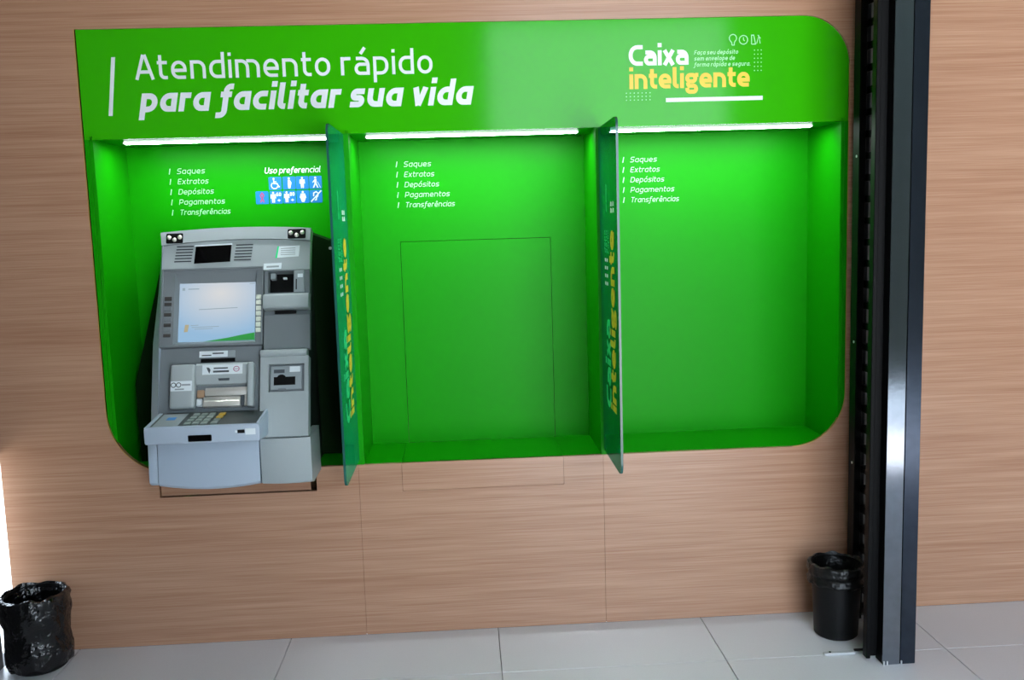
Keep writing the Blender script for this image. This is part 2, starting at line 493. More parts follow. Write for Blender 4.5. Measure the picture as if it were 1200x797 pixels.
# ------------------------------------------------------------------ key dimensions (metres)
XL, XR, ZB, ZT, ZH = -1.335, 1.446, 0.669, 2.277, 1.896      # green surround
DEPTH = 0.344
WALL_L, WALL_R, CEIL, FACADE = -1.735, 4.6, 3.3, -4.05
SEAM1, SEAM2 = -0.423, 0.506
PLUG = (-0.260, 0.353, 0.562)                                 # cut-out closed with a cover
HOLE = (-1.165, -0.582, 0.576)                                # cut-out with the machine in it
R_TR, R_BR, R_BL = 0.175, 0.205, 0.235

# ------------------------------------------------------------------ setting: floor
floor = obj('floor', B(WALL_L - .1, WALL_R, FACADE, 0.02, -0.06, -0.008), M['grout'])
tag(floor, kind='structure')
xs = [WALL_L] + [0.083 + 0.7945 * k for k in range(-2, 6)] + [WALL_R]
xs = [x for i, x in enumerate(xs) if i == 0 or x - xs[i - 1] > .01]
ys = [0.0, -0.366] + [-0.366 - 0.7945 * k for k in range(1, 5)] + [FACADE]
g = 0.0014
cache = {}
for i in range(len(xs) - 1):
    for j in range(len(ys) - 1):
        w_, d_ = xs[i + 1] - xs[i], ys[j] - ys[j + 1]
        c = Vector(((xs[i] + xs[i + 1]) / 2, (ys[j] + ys[j + 1]) / 2, -0.005))
        key = (round(w_, 4), round(d_, 4))
        if key in cache: inst(cache[key], c, floor, 'tile')
        else: cache[key] = obj('tile', B(c.x - w_ / 2 + g, c.x + w_ / 2 - g, c.y - d_ / 2 + g, c.y + d_ / 2 - g, -0.010, 0.0, bev=.0012), M['tile'], floor)

# ------------------------------------------------------------------ setting: wood wall
hole_bottom_mid = [(SEAM1, ZB), (HOLE[1], ZB), (HOLE[1], HOLE[2]), (HOLE[0], HOLE[2])]
zl = lambda x: ZB + R_BL - math.sqrt(max(0, R_BL ** 2 - (XL + R_BL - x) ** 2)) if x < XL + R_BL else ZB
bl_arc = [p for p in arc(XL + R_BL, ZB + R_BL, R_BL, 180, 270, 20)]
bl_keep = [p for p in bl_arc if p[0] < HOLE[0]] + [(HOLE[0], zl(HOLE[0]))]
gp = 0.0005
TOP = CEIL
left_panel = [(WALL_L, 0), (SEAM1 - gp, 0), (SEAM1 - gp, ZB), (HOLE[1], ZB), (HOLE[1], HOLE[2]), (HOLE[0], HOLE[2])] \
    + bl_keep[::-1] + [(XL, ZT), (SEAM1, ZT), (SEAM1, TOP), (WALL_L, TOP)]
right_panel = [(SEAM2 + gp, 0), (3.1, 0), (3.1, TOP), (SEAM2, TOP), (SEAM2, ZT)] \
    + arc(XR - R_TR, ZT - R_TR, R_TR, 90, 0, 16) + arc(XR - R_BR, ZB + R_BR, R_BR, 0, -90, 16) + [(SEAM2 + gp, ZB)]
wall_back = obj('wall_back', plate(bmesh.new(), [(WALL_L, 0), (WALL_R, 0), (WALL_R, TOP), (WALL_L, TOP)],
                [[(XL - .03, ZT + .03), (XR + .03, ZT + .03), (XR + .03, ZB - .03), (HOLE[1] + .01, ZB - .03), (HOLE[1] + .01, HOLE[2]), (HOLE[0] - .01, HOLE[2]), (HOLE[0] - .01, ZB - .03), (XL - .03, ZB - .03)]],
                0.019, 0.06), M['substrate'])
tag(wall_back, kind='structure')
def wood_panel(outline):
    return obj('wood_panel', plate(bmesh.new(), outline, [], 0.0, 0.018), M['wood'], wall_back)
wood_panel(left_panel)
wood_panel(right_panel)
wood_panel([(SEAM1 + gp, 0), (SEAM2 - gp, 0), (SEAM2 - gp, ZB), (PLUG[1] + .0010, ZB), (PLUG[1] + .0010, PLUG[2] - .0010), (PLUG[0] - .0010, PLUG[2] - .0010), (PLUG[0] - .0010, ZB), (SEAM1 + gp, ZB)])
wood_panel([(SEAM1, ZT), (SEAM2, ZT), (SEAM2, TOP), (SEAM1, TOP)])
wood_panel([(3.1 + gp, 0), (WALL_R, 0), (WALL_R, TOP), (3.1 + gp, TOP)])
obj('cover_strip', B(PLUG[0], PLUG[1], 0.0004, 0.018, PLUG[2], ZB), M['wood'], wall_back)
# reveal of the rectangular cut-out under the machine
rv = bmesh.new()
box(rv, HOLE[0] - .008, HOLE[1] + .008, 0.0185, 0.30, HOLE[2] - .012, HOLE[2])
box(rv, HOLE[1], HOLE[1] + .008, 0.0185, 0.30, HOLE[2] + .0002, ZB - .012)
box(rv, HOLE[0] - .008, HOLE[0], 0.0185, 0.30, HOLE[2] + .0002, ZB - .012)
obj('filler_strip', B(HOLE[0] + .004, HOLE[1] - .024, .009, .018, HOLE[2] + .004, .66), M['wood'], wall_back)
obj('cutout_lining', rv, M['hole'], wall_back)

# other walls, ceiling, facade, ground outside
# the side wall stops short of the corner; the low opening is added so bright ground shows there
wlf = box(bmesh.new(), WALL_L - .12, WALL_L, FACADE, -.115, -.06, CEIL)
box(wlf, WALL_L - .12, WALL_L, -.115, 0.06, .77, CEIL)
tag(obj('wall_left', wlf, M['dark_paint']), kind='structure')
tag(obj('ground', B(-30, WALL_L - .12, FACADE + .001, 14, -.16, -.04), M['pavement']), kind='structure')
wr = box(box(bmesh.new(), WALL_R, WALL_R + .12, -2.5, 0.06, -.06, CEIL), WALL_R, WALL_R + .12, FACADE, -2.5, -.06, CEIL)
tag(obj('wall_right', wr, M['dark_paint']), kind='structure')
tag(obj('ceiling', B(WALL_L - .12, WALL_R + .12, FACADE - .1, 0.5, CEIL, CEIL + .1), M['ceiling']), kind='structure')
fr = bmesh.new()
box(fr, WALL_L - .12, 0.25, FACADE - .12, FACADE, -.06, CEIL); box(fr, 2.17, 2.75, FACADE - .12, FACADE, -.06, CEIL); box(fr, 0.25, 2.17, FACADE - .12, FACADE, 3.15, CEIL); box(fr, 2.75, 3.5, FACADE - .12, FACADE, 3.15, CEIL); box(fr, 3.5, WALL_R + .12, FACADE - .12, FACADE, -.06, CEIL)
tag(obj('wall_front', fr, M['dark_paint']), kind='structure')
tag(obj('wall_light_stop', B(WALL_L - .12, WALL_R + .12, .42, .5, -.06, CEIL - .001), M['substrate']), kind='structure')  # unseen wall added to keep sky light out of the gaps
tag(obj('ground', B(-30, 30, -30, FACADE, -.16, -.04), M['pavement']), kind='structure')
hd = bmesh.new()
box(hd, 3.55, 4.7, -7.2, -5.8, -.04, 5.0)
tag(obj('hedge', hd, M['hedge']), kind='structure')

# ------------------------------------------------------------------ green surround with three niches
sur = empty('atm_surround', ((XL + XR) / 2, 0.02, ZB), 'large green recessed machine surround with three lit niches set in the wood wall', 'wall panel')
YH = 0.010          # face of the header, just behind the wood
N1, N2, N3 = (-1.306, -0.446), (-0.400, 0.500), (0.545, 1.420)
header = obj('header_panel', plate(bmesh.new(), [(XL - .012, ZH), (XR + .012, ZH), (XR + .012, ZT - R_TR)] + arc(XR - R_TR, ZT - R_TR, R_TR + .012, 0, 90, 14) + [(XL - .012, ZT + .012)], [], YH, YH + .016), M['green_print'], sur)
def niche(x0, x1, cut=None, plug=None):
    n = bmesh.new()
    yf, yb, t = YH, DEPTH, .012
    if plug:   # back wall with the outline of a closed cut-out
        px0, px1, pz = plug
        plate(n, [(x0 - t, ZB - t), (px0, ZB - t), (px0, pz), (px1, pz), (px1, ZB - t), (x1 + t, ZB - t), (x1 + t, ZH + t), (x0 - t, ZH + t)], [], yb, yb + t)
    else:
        box(n, x0 - t, x1 + t, yb, yb + t, ZB - t, ZH + t)
    box(n, x0 - t, x0, yf, yb, ZB - t, ZH + t)
    box(n, x1, x1 + t, yf, yb, ZB - t, ZH + t)
    box(n, x0, x1, yf + .016, yb, ZH, ZH + t)
    if cut:
        box(n, x0, cut[0], yf, yb, ZB - t, ZB - .0004)
        box(n, cut[1], x1, yf, yb, ZB - t, ZB - .0004)
    elif plug:
        box(n, x0, PLUG[0] - .001, yf, yb, ZB - t, ZB - .0004)
        box(n, PLUG[1] + .001, x1, yf, yb, ZB - t, ZB - .0004)
    else:
        box(n, x0, x1, yf, yb, ZB - t, ZB - .0004)
    return obj('niche', n, M['green'], sur)
n1 = niche(*N1, cut=HOLE)
n2 = niche(*N2, plug=(-0.252, 0.357, 1.496))
n3 = niche(*N3)
# cover closing the unused cut-out: back sheet and shelf sheet
obj('cover_sheet', B(-0.2502, 0.3552, DEPTH - .0006, DEPTH + .01, ZB, 1.4942), M['green'], n2)
obj('shelf_sheet', B(PLUG[0] + .001, PLUG[1] - .001, YH, DEPTH - .002, ZB - .012, ZB), M['green'], n2)
def strip(name, x0, x1): return obj(name, B(x0, x1, YH - .002, YH + .014, ZB, ZH), M['green'], sur)
strip('side_strip', XL - .012, N1[0] - .0125)
strip('post', N1[1] + .0005, N2[0] - .0005)
strip('post', N2[1] + .0005, N3[0] - .0005)
strip('side_strip', N3[1] + .0125, XR + .012)
# thin laminate edge following the opening in the wood
def band(pts):
    ed = bmesh.new()
    for i in range(len(pts) - 1):
        (xa, za), (xb, zb) = pts[i], pts[i + 1]
        d = Vector((xb - xa, zb - za)).normalized(); nn = Vector((-d.y, d.x)) * .0032
        quad(ed, [(xa, -.0006, za), (xb, -.0006, zb), (xb + nn.x, -.0006, zb + nn.y), (xa + nn.x, -.0006, za + nn.y)])
        quad(ed, [(xa, -.0006, za), (xb, -.0006, zb), (xb, .0185, zb), (xa, .0185, za)])
    obj('edge_trim', ed, M['wood_edge'], sur)
band(bl_keep[::-1] + [(XL, ZT)])
band(arc(XR - R_BR, ZB + R_BR, R_BR, 0, -90, 16)[::-1] + [(XR, ZT - R_TR)])

# lettering of the header
YL = YH - .0008
text_parts('title_word', M['white_vinyl'], header, None, 'Atendimento rápido', 0.18, 0.0635, -1.137, -0.086, on_wall(2.101, YL), 0.0, gap=.23)
text_parts('title_word', M['white_vinyl'], header, 'bold italic white word', 'p@r@ ƒ@cilit@r su@ vid@', 0.30, 0.0655, -1.133, 0.047, on_wall(1.988, YL), 0.20, gap=.17)
bmq = bmesh.new(); quad(bmq, [(-1.243, YL, 1.978), (-1.229, YL, 1.978), (-1.204, YL, 2.181), (-1.218, YL, 2.181)])
obj('title_bar', bmq, M['white_vinyl'], header)
lt = text_bm(bmesh.new(), 'Caixa', 0.27, 0.0535, 0.628, 0.847, on_wall(2.112, YL), 0.0, gap=.10)
obj('brand_lettering', lt, M['white_vinyl'], header)
lt = text_bm(bmesh.new(), 'inteliGente', 0.27, 0.0530, 0.629, 1.074, on_wall(2.029, YL - .0003), 0.0, gap=.12)
obj('brand_lettering', lt, M['yellow_vinyl'], header, 'yellow lettering under the white word')
for s_, z_, e_ in (('F@ç@ seu depósito', 2.147, 1.030), ('sem envelope de', 2.1255, 1.018), ('ƒorm@ rápid@ e segur@.'.replace('á', 'Á'), 2.104, 1.076)):
    sm = text_bm(bmesh.new(), s_, 0.24, 0.0112, 0.868, e_, on_wall(z_, YL), 0.2, gap=.24)
    obj('small_lettering', sm, M['pale_vinyl'], header)
bmq = bmesh.new(); quad(bmq, [(0.763, YL, 1.980), (1.123, YL, 1.980), (1.123, YL, 1.9945), (0.763, YL, 1.9945)])
obj('underline_bar', bmq, M['white_vinyl'], header)
dt = bmesh.new()
for r_ in range(3):
    for c_ in range(7): disc(dt, 0.617 + .0145 * c_, 1.990 + .0125 * r_, .0022, YL, 6)
for r_ in range(6):
    for c_ in range(3): disc(dt, 1.092 + .0125 * c_, 2.086 + .0145 * r_, .0022, YL, 6)
obj('dot_pattern', dt, M['pale_vinyl'], header)
ic = bmesh.new()
P = on_wall(0, YL)
def line(bm, pts, w): ribbon(bm, pts, w, lambda v: (v.x, YL, v.y))
line(ic, [(1.008, 2.178), (1.008, 2.186)] + [(1.012 + .0135 * math.cos(a * .5), 2.2025 + .0135 * math.sin(a * .5)) for a in range(8, -3, -1)] + [(1.017, 2.186), (1.017, 2.178), (1.008, 2.178)], .0032)
line(ic, [(1.051 + .0155 * math.cos(a * math.pi / 10), 2.196 + .0155 * math.sin(a * math.pi / 10)) for a in range(21)], .0032)
line(ic, [(1.051, 2.205), (1.051, 2.196), (1.056, 2.192)], .003)
line(ic, [(1.081, 2.180), (1.081, 2.212), (1.089, 2.212), (1.096, 2.180), (1.081, 2.180)], .0032)
line(ic, [(1.100, 2.182), (1.108, 2.210), (1.113, 2.182)], .0032)
line(ic, [(1.104, 2.212), (1.114, 2.200)], .0028)
obj('line_icons', ic, M['pale_vinyl'], header)

# service lists on the backs of the niches
YB = DEPTH - .0015
def service_list(x0, ztop, parent):
    for k, (s_, wd) in enumerate((('S@ques', .108), ('Extr@tos', .119), ('Depósitos', .137), ('P@g@mentos', .178), ('Tr@nsƒerênci@s', .197))):
        z_ = ztop - .0402 * k; bm = bmesh.new()
        text_bm(bm, s_, .16, .0155, x0 + .031, x0 + .031 + wd, on_wall(z_, YB), .2, gap=.22)
        text_bm(bm, '|', .22, .0155, x0, x0 + .0035, on_wall(z_, YB), .2)
        obj('service_line', bm, M['list_vinyl'], parent)
service_list(-1.148, 1.789, n1)
service_list(-0.256, 1.793, n2)
service_list(0.656, 1.787, n3)
tb = text_bm(bmesh.new(), 'Uso preƒerenci@l', .2, .0175, -.776, -.556, on_wall(1.781, YB), .2, gap=.15)
obj('priority_lettering', tb, M['white_vinyl'], n1)
# blue priority pictograms
TS = .050
def person(bm, x, z, s, kind):
    disc(bm, x, z + .36 * s, .085 * s, YB - .0012, 10)
    q = lambda pts: quad(bm, [(x + a * s, YB - .0012, z + b * s) for a, b in pts])
    if kind == 'walk':
        q([(-.08, .25), (.1, .25), (.08, -.08), (-.08, -.08)]); q([(-.08, -.08), (.04, -.08), (-.12, -.42), (-.22, -.42)]); q([(-.02, -.08), (.09, -.08), (.22, -.42), (.12, -.42)])
        q([(-.08, .22), (-.03, .14), (-.2, -.04), (-.25, .0)]); q([(.14, .05), (.18, .05), (.40, -.42), (.36, -.42)])
    elif kind == 'side':
        q([(-.08, .25), (.06, .25), (.2, .02), (-.1, -.1)]); q([(-.1, -.1), (.2, .02), (.08, -.42), (-.08, -.42)])
    elif kind == 'wide':
        q([(-.16, .25), (.16, .25), (.27, -.08), (-.27, -.08)]); q([(-.22, -.08), (.22, -.08), (.1, -.42), (-.1, -.42)])
    else:
        q([(-.17, .25), (.17, .25), (.13, -.1), (-.13, -.1)]); q([(-.2, .24), (-.13, .24), (-.16, -.08), (-.22, -.08)]); q([(.13, .24), (.2, .24), (.22, -.08), (.16, -.08)])
        q([(-.12, -.1), (-.01, -.1), (-.02, -.42), (-.11, -.42)]); q([(.01, -.1), (.12, -.1), (.11, -.42), (.02, -.42)])
rows = [(1.742, [-.736, -.681, -.629, -.577], ['chair', 'side', 'carry', 'walk']), (1.687, [-.790, -.735, -.682, -.629, -.577], ['ribbon', '60', '80', 'wide', 'ear'])]
for z_, xs_, ks in rows:
    for x_, k_ in zip(xs_, ks):
        tl = obj('pictogram_tile', plate(bmesh.new(), rrect(x_ - TS / 2, x_ + TS / 2, z_ - TS / 2, z_ + TS / 2, .004, 3), [], YB - .0006, YB + .0006), M['blue_tile'], n1)
        s = bmesh.new()
        pl = lambda pts, w: ribbon(s, [(x_ + a * TS, z_ + b * TS) for a, b in pts], w * TS, lambda v: (v.x, YB - .0012, v.y))
        if k_ == 'chair':
            disc(s, x_ - .1 * TS, z_ + .36 * TS, .08 * TS, YB - .0012, 10)
            pl([(-.1, .26), (-.08, -.02), (.16, -.02), (.28, -.28), (.36, -.25)], .09)
            pl([(-.08, .12), (.12, .12)], .07)
            pl([(-.05 + .25 * math.cos(a), -.17 + .25 * math.sin(a)) for a in [2.2 + .42 * i for i in range(10)]], .08)
        elif k_ in ('60', '80'):
            person(s, x_ - .22 * TS, z_, TS, 'carry')
            text_bm(s, k_, .26, .011, x_ + .03 * TS, x_ + .4 * TS, on_wall(z_ + .08 * TS, YB - .0012))
            text_bm(s, '+', .28, .011, x_ + .1 * TS, x_ + .34 * TS, on_wall(z_ - .36 * TS, YB - .0012))
        elif k_ == 'ribbon':
            pl([(-.14, -.36), (.12, .18), (.0, .36), (-.12, .18), (.14, -.36)], .12)
        elif k_ == 'ear':
            pl([(-.2, .0), (-.18, .26), (.02, .36), (.18, .22), (.14, .02), (.02, -.1), (.0, -.28), (-.12, -.3)], .09)
            pl([(-.42, -.42), (.42, .44)], .09)
        else: person(s, x_, z_, TS, k_)
        obj('pictogram', s, M['red_vinyl'] if k_ == 'ribbon' else M['white_vinyl'], tl)

# ------------------------------------------------------------------ led tubes under the niche ceilings
for x0, x1, lb in ((-1.236, -0.452, 'white led tube under the niche ceiling above the cash machine'),
                   (-0.350, 0.452, 'white led tube under the ceiling of the empty middle niche'),
                   (0.552, 1.350, 'white led tube under the ceiling of the empty niche nearest the black column')):
    y0, y1, z1 = 0.104, 0.146, ZH - .0003
    zl, zt = z1 - .0070, z1 - .0015
    e = empty('led_tube', ((x0 + x1) / 2, (y0 + y1) / 2, zl), lb, 'lamp', 'led tubes in the niches')
    # flat glowing bar with rounded edges under a thin white batten
    prof = [(y1, zt), (y1, zl + .002), (y1 - .004, zl), (y0 + .004, zl), (y0 + .0012, zl + .0010), (y0, zl + .003), (y0, zt)]
    d = bmesh.new()
    va = [d.verts.new((x0 + .006, y, z)) for y, z in prof]; vb = [d.verts.new((x1 - .006, y, z)) for y, z in prof]
    for i in range(7):
        f = d.faces.new((va[i], vb[i], vb[(i + 1) % 7], va[(i + 1) % 7]))
        f.material_index = 1 if i == 2 else (2 if i == 6 else 0)
    obj('diffuser', d, [M['led'], M['led_down'], M['cap']], e)
    obj('batten', B(x0, x1, y0 + .004, y1 - .004, zt + .0002, z1), M['batten'], e)
    for a, b in ((x0, x0 + .0058), (x1 - .0058, x1)):
        obj('end_cap', B(a, b, y0 - .0008, y1 + .0008, zl - .0006, zt, .002), M['cap'], e)

# ------------------------------------------------------------------ glass dividers
def divider(x, m, side, label, dim):
    """side: the face that carries the print (+1 or -1 along X)"""
    e = empty('glass_divider', (x, 0.0, 0.690), label, 'divider', 'glass dividers')
    y0, y1, z0, z1 = -.385, YH - .003, 0.690, 1.893
    rd = .035
    out = [(y1, z0), (y1, z1)] + arc(y0 + rd, z1 - rd, rd, 90, 180, 6) + arc(y0 + rd, z0 + rd, rd, 180, 270, 6)
    bm = bmesh.new(); t = .004
    va = [bm.verts.new((x - t, y, z)) for y, z in out]; vb = [bm.verts.new((x + t, y, z)) for y, z in out]
    bm.faces.new(va); bm.faces.new(vb[::-1])
    n = len(out)
    rim = [bm.faces.new((va[i], vb[i], vb[(i + 1) % n], va[(i + 1) % n])) for i in range(n)]
    for f in rim: f.material_index = 1
    obj('glass_pane', bm, [m, M['glass_edge']], e)
    xf = x + side * (t + .0008)
    # letters run upwards; "up" of the letters points to the image's left for both panes
    def pl(ybase): return lambda a, b: (xf, ybase - side * b, a)
    if side > 0: b1, b2 = -.190, -.078
    else: b1, b2 = -.205, -.315
    bm = text_bm(bmesh.new(), 'Caixa', .3, .078, .885, 1.205, pl(b1), 0.0, gap=.1)
    obj('brand_lettering', bm, M['teal_vinyl'] if dim == 0 else M['teal_vinyl'], e, 'pale teal word printed on the pane')
    bm = text_bm(bmesh.new(), 'inteliGente', .3, .078, .890, 1.520, pl(b2), 0.0, gap=.12)
    obj('brand_lettering', bm, M['yellow_vinyl'], e, 'yellow word printed on the pane')
    bm = bmesh.new()
    for k in range(4):
        for q in range(2):
            z = 1.332 + .028 * k; y = b1 - side * (.045 + .04 * q)
            quad(bm, [(xf, y - .012, z - .006), (xf, y + .012, z - .006), (xf, y + .012, z + .006), (xf, y - .012, z + .006)])
    obj('dot_pattern', bm, M['white_vinyl'], e)
    bm = bmesh.new()
    for k in range(3):
        text_bm(bm, ('F@ç@', 'seu', 'dep')[k] + 'o', .22, .016, 1.440, 1.520, pl(b1 - side * (.01 + .035 * k)), .2)
    obj('small_lettering', bm, M['teal_vinyl'], e)
    bm = bmesh.new(); yc = b2 - side * .03
    for a in range(4):
        dy, dz = (-.022, .022)[a % 2], (-.011, .011)[a // 2]
        quad(bm, [(xf, yc + dy - .016, 1.60 + dz - .008), (xf, yc + dy + .016, 1.60 + dz - .008), (xf, yc + dy + .010, 1.60 + dz + .009), (xf, yc + dy - .016, 1.60 + dz + .006)])
    obj('emblem', bm, M['white_vinyl'], e)
    bm = bmesh.new(); text_bm(bm, 'sem envelope', .2, .012, 1.585, 1.680, pl(b1 - side * .04), .2)
    obj('small_lettering', bm, M['teal_vinyl'], e)
    return e
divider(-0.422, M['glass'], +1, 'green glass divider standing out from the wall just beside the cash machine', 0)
divider(0.514, M['glass_shaded'], -1, 'green glass divider toned as in shade, standing out between the two empty niches', 1)

# ------------------------------------------------------------------ cash machine
AX, AY, AZ = -0.87, -0.18, 0.85
atm = empty('cash_machine', (AX, 0.05, HOLE[2] + .03), 'grey cash machine with lit screen and keypad shelf mounted in the green niche', 'atm')
MF = Matrix(((1, 0, 0, AX), (0, .93809647, .34637408, AY), (0, -.34637408, .93809647, AZ), (0, 0, 0, 1)))
# fascia coordinates: u across, v up the sloping face, o outwards
def FB(u0, u1, v0, v1, o0, o1, bev=0.0, seg=2, bm=None):
    return box(bm if bm is not None else bmesh.new(), u0, u1, -o1, -o0, v0, v1, bev, seg, MF)
def FP(outline, holes, o0, o1, bm=None):
    return plate(bm if bm is not None else bmesh.new(), outline, holes, -o1, -o0, MF)
def fpt(u, v, o): return MF @ Vector((u, -o, v))
def fquad(bm, pts): return quad(bm, [fpt(*p) for p in pts])
def fline(bm, pts, w, o): ribbon(bm, pts, w, lambda p: fpt(p.x, p.y, o))

# housing: sides, top, back and the tapering lower body
hb = bmesh.new()
def fy(z): return AY + (z - AZ) * .34637408 / .93809647
prof_y = [(fy(1.545) + .085, 1.545), (fy(.83) + .075, .83), (-.12, .70), (-.03, .628), (.325, .628), (.325, 1.535)]
prism_x(hb, prof_y, AX - .232, AX + .283, bev=.006, seg=2)
housing = obj('housing', hb, M['charcoal'], atm, 'dark charcoal housing', smooth=True)
shade_bm = bmesh.new()
plate(shade_bm, [(-1.292, .6705), (-.468, .6705), (-.468, 1.533), (-.515, 1.512), (-.60, 1.545), (-1.10, 1.50), (-1.17, 1.40), (-1.292, .98)], [], .20, .338)
obj('niche_shade', shade_bm, M['niche_shade_green'], atm, 'dark block put in for the shade behind the fascia')  # added block, dark green in place of the shade beside the machine
obj('side_lock', tube(bmesh.new(), (-.512, .2002, 1.482), (-.512, .194, 1.482), .006, 12), M['silver'], housing)

# left flank, sloping back to the side
wl = bmesh.new()
o_in, o_out = .004, -.045
inner = [(-.232, .7575), (-.234, .612), (-.234, .34), (-.226, .05), (-.222, -.03)]
outer = [(-.2435, .752), (-.259, .536), (-.271, .345), (-.267, .10), (-.262, -.03)]
va = [wl.verts.new(fpt(u, v, o_in)) for u, v in inner]
vb = [wl.verts.new(fpt(u, v, o_out + (.02 if i == 0 else 0))) for i, (u, v) in enumerate(outer)]
vc = [wl.verts.new(fpt(-.2325, v, -.10)) for u, v in outer]
vd = [wl.verts.new(fpt(-.2325, v, -.01)) for u, v in inner]
for i in range(4):
    wl.faces.new((va[i], va[i + 1], vb[i + 1], vb[i])); wl.faces.new((vb[i], vb[i + 1], vc[i + 1], vc[i]))
    wl.faces.new((vc[i], vc[i + 1], vd[i + 1], vd[i])); wl.faces.new((vd[i], vd[i + 1], va[i + 1], va[i]))
for i in (0, 4): wl.faces.new((va[i], vb[i], vc[i], vd[i]))
obj('side_flank', wl, M['grey_skylit'], atm, 'left flank, paler from light put into its colour', smooth=True)

# top fascia with the arched edge
def arch(v_mid, v_l, v_r, u0, u1, n=16):
    pts = []
    for i in range(n + 1):
        t = i / n; u = u0 + (u1 - u0) * t
        base = v_l + (v_r - v_l) * t
        bulge = (v_mid - (v_l + v_r) / 2) * (1 - (2 * t - 1) ** 2)
        pts.append((u, base + bulge))
    return pts
lampl, lampr = (-.222, -.161, .712, .750), (.222, .288, .717, .7535)
hole = lambda a: [(a[0], a[2]), (a[1], a[2]), (a[1], a[3]), (a[0], a[3])]
top_fascia = obj('top_fascia', FP([(-.236, .615), (.1315, .615), (.1315, .598), (.302, .598), (.304, .70)] + arch(.719, .703, .706, -.2385, .304)[::-1], [], -.04, .0), M['grey'], atm)
crown = obj('crown', FP([(p[0], p[1] + .0022) for p in arch(.719, .703, .706, -.2385, .304)] + arch(.768, .755, .757, -.2435, .308)[::-1], [], -.04, .0045), M['grey'], atm)
# lamp clusters on the crown
for a in (lampl, lampr):
    c = obj('courtesy_lamp', FP(rrect(a[0], a[1], a[2], a[3], .004, 3), [], .0043, .0065), M['black'], crown)
    for k, fx in enumerate((.18, .5, .82)):
        u = a[0] + (a[1] - a[0]) * fx; v = (a[2] + a[3]) / 2 + (.003, -.006, .004)[k]
        t = bmesh.new()
        bmesh.ops.create_uvsphere(t, u_segments=10, v_segments=6, radius=.0085, matrix=MF @ Matrix.Translation((u, -.0065, v)))
        # a low lens, not a ball
        obj('lens', t, M['lamp_lens'], c, smooth=True)
# speaker slots
for u0, u1 in ((-.187, -.126), (.029, .091)):
    for k in range(6):
        v = .640 + .0115 * k; sh = .0015 * k
        obj('speaker_slot', FB(u0 + sh - .004, u1 + sh - .004, v, v + .0042, .0, .0009), M['seam'], top_fascia)
dw = bmesh.new(); FP([(-.119, .632), (.012, .636), (.016, .701), (-.114, .698)], [], .0002, .003, dw)
win = obj('camera_window', dw, M['black_gloss'], top_fascia)
obj('window_rim', FP([(-.118, .6975), (.018, .7005), (.018, .705), (-.116, .702)], [], .0, .0055), M['sticker'], win)
lb = obj('label', FP([(.178, .645), (.262, .648), (.266, .691), (.186, .689)], [], .0, .0008), M['sticker'], top_fascia)
bmq = bmesh.new(); fquad(bmq, [(.176, .644, .0011), (.183, .644, .0011), (.190, .6895, .0011), (.184, .690, .0011)])
obj('label_stripe', bmq, M['teal_vinyl'], lb)
bmq = bmesh.new()
for k in range(4): fquad(bmq, [(.196, .655 + .008 * k, .0011), (.250, .656 + .008 * k, .0011), (.250, .6585 + .008 * k, .0011), (.196, .6575 + .008 * k, .0011)])
obj('label_print', bmq, M['sticker_grey'], lb)

# screen surround
bz = bmesh.new()
O = [(-.233, .319), (.134, .319), (.134, .613), (-.233, .613)]
I1 = [(-.228, .324), (.129, .324), (.129, .608), (-.228, .608)]
I2 = [(-.187, .330), (.108, .330), (.108, .598), (-.187, .598)]
I3 = [(-.176, .343), (.100, .341), (.100, .563), (-.176, .565)]
rings = [[(u, v, -.04) for u, v in O], [(u, v, .005) for u, v in O], [(u, v, .005) for u, v in I1], [(u, v, -.002) for u, v in I1],
         [(u, v, -.004) for u, v in I2], [(u, v, -.026) for u, v in I3]]
rv_ = [[bz.verts.new(fpt(*p)) for p in r] for r in rings]
for a, b in zip(rv_[:-1], rv_[1:]):
    for i in range(4): bz.faces.new((a[i], a[(i + 1) % 4], b[(i + 1) % 4], b[i]))
bezel = obj('screen_bezel', bz, M['grey_dark'], atm)
scr = obj('screen', FB(-.177, .101, .340, .566, -.032, -.0265), M['screen'], atm, 'lit screen showing a pale page with a green corner')
OS = -.0258
bmq = bmesh.new(); bmq.faces.new([bmq.verts.new(fpt(*p)) for p in ((-.085, .3425, OS), (.0995, .3425, OS), (.0995, .371, OS), (.06, .365, OS), (.0, .354, OS))])
obj('screen_corner', bmq, M['screen_green'], scr)
bmq = bmesh.new()
fquad(bmq, [(-.104, .4625, OS), (.036, .4655, OS), (.036, .4685, OS), (-.104, .4655, OS)])
for k, (a, b) in enumerate(((-.132, -.104), (-.128, -.030), (-.118, -.052))): fquad(bmq, [(a, .403 - .007 * k, OS), (b, .404 - .007 * k, OS), (b, .4065 - .007 * k, OS), (a, .4055 - .007 * k, OS)])
fquad(bmq, [(-.145, .541, OS), (-.105, .541, OS), (-.105, .545, OS), (-.145, .545, OS)])
fquad(bmq, [(.078, .556, OS), (.097, .556, OS), (.097, .5585, OS), (.078, .5585, OS)])
fquad(bmq, [(-.166, .538, OS), (-.156, .538, OS), (-.156, .548, OS), (-.166, .548, OS)])
obj('screen_text', bmq, M['screen_mark'], scr)
bmq = bmesh.new(); fquad(bmq, [(-.156, .380, OS), (-.142, .381, OS), (-.138, .408, OS), (-.152, .408, OS)])
obj('screen_emblem', bmq, M['screen_tan'], scr)
for k in range(8):
    v = .494 - .0195 * k
    obj('function_key', FB(-.221, -.195, v, v + (.012 if k % 2 else .015), -.003, .0012, .001, 1), M['key_dark'] if k % 2 or k == 0 else M['grey_dark'], bezel)
for k in range(7):
    v = .489 - .0207 * k
    obj('function_key', FB(.109, .127, v, v + .0165, -.003, .0028, .0012, 1), M['key_white'], bezel, 'white key beside the screen')

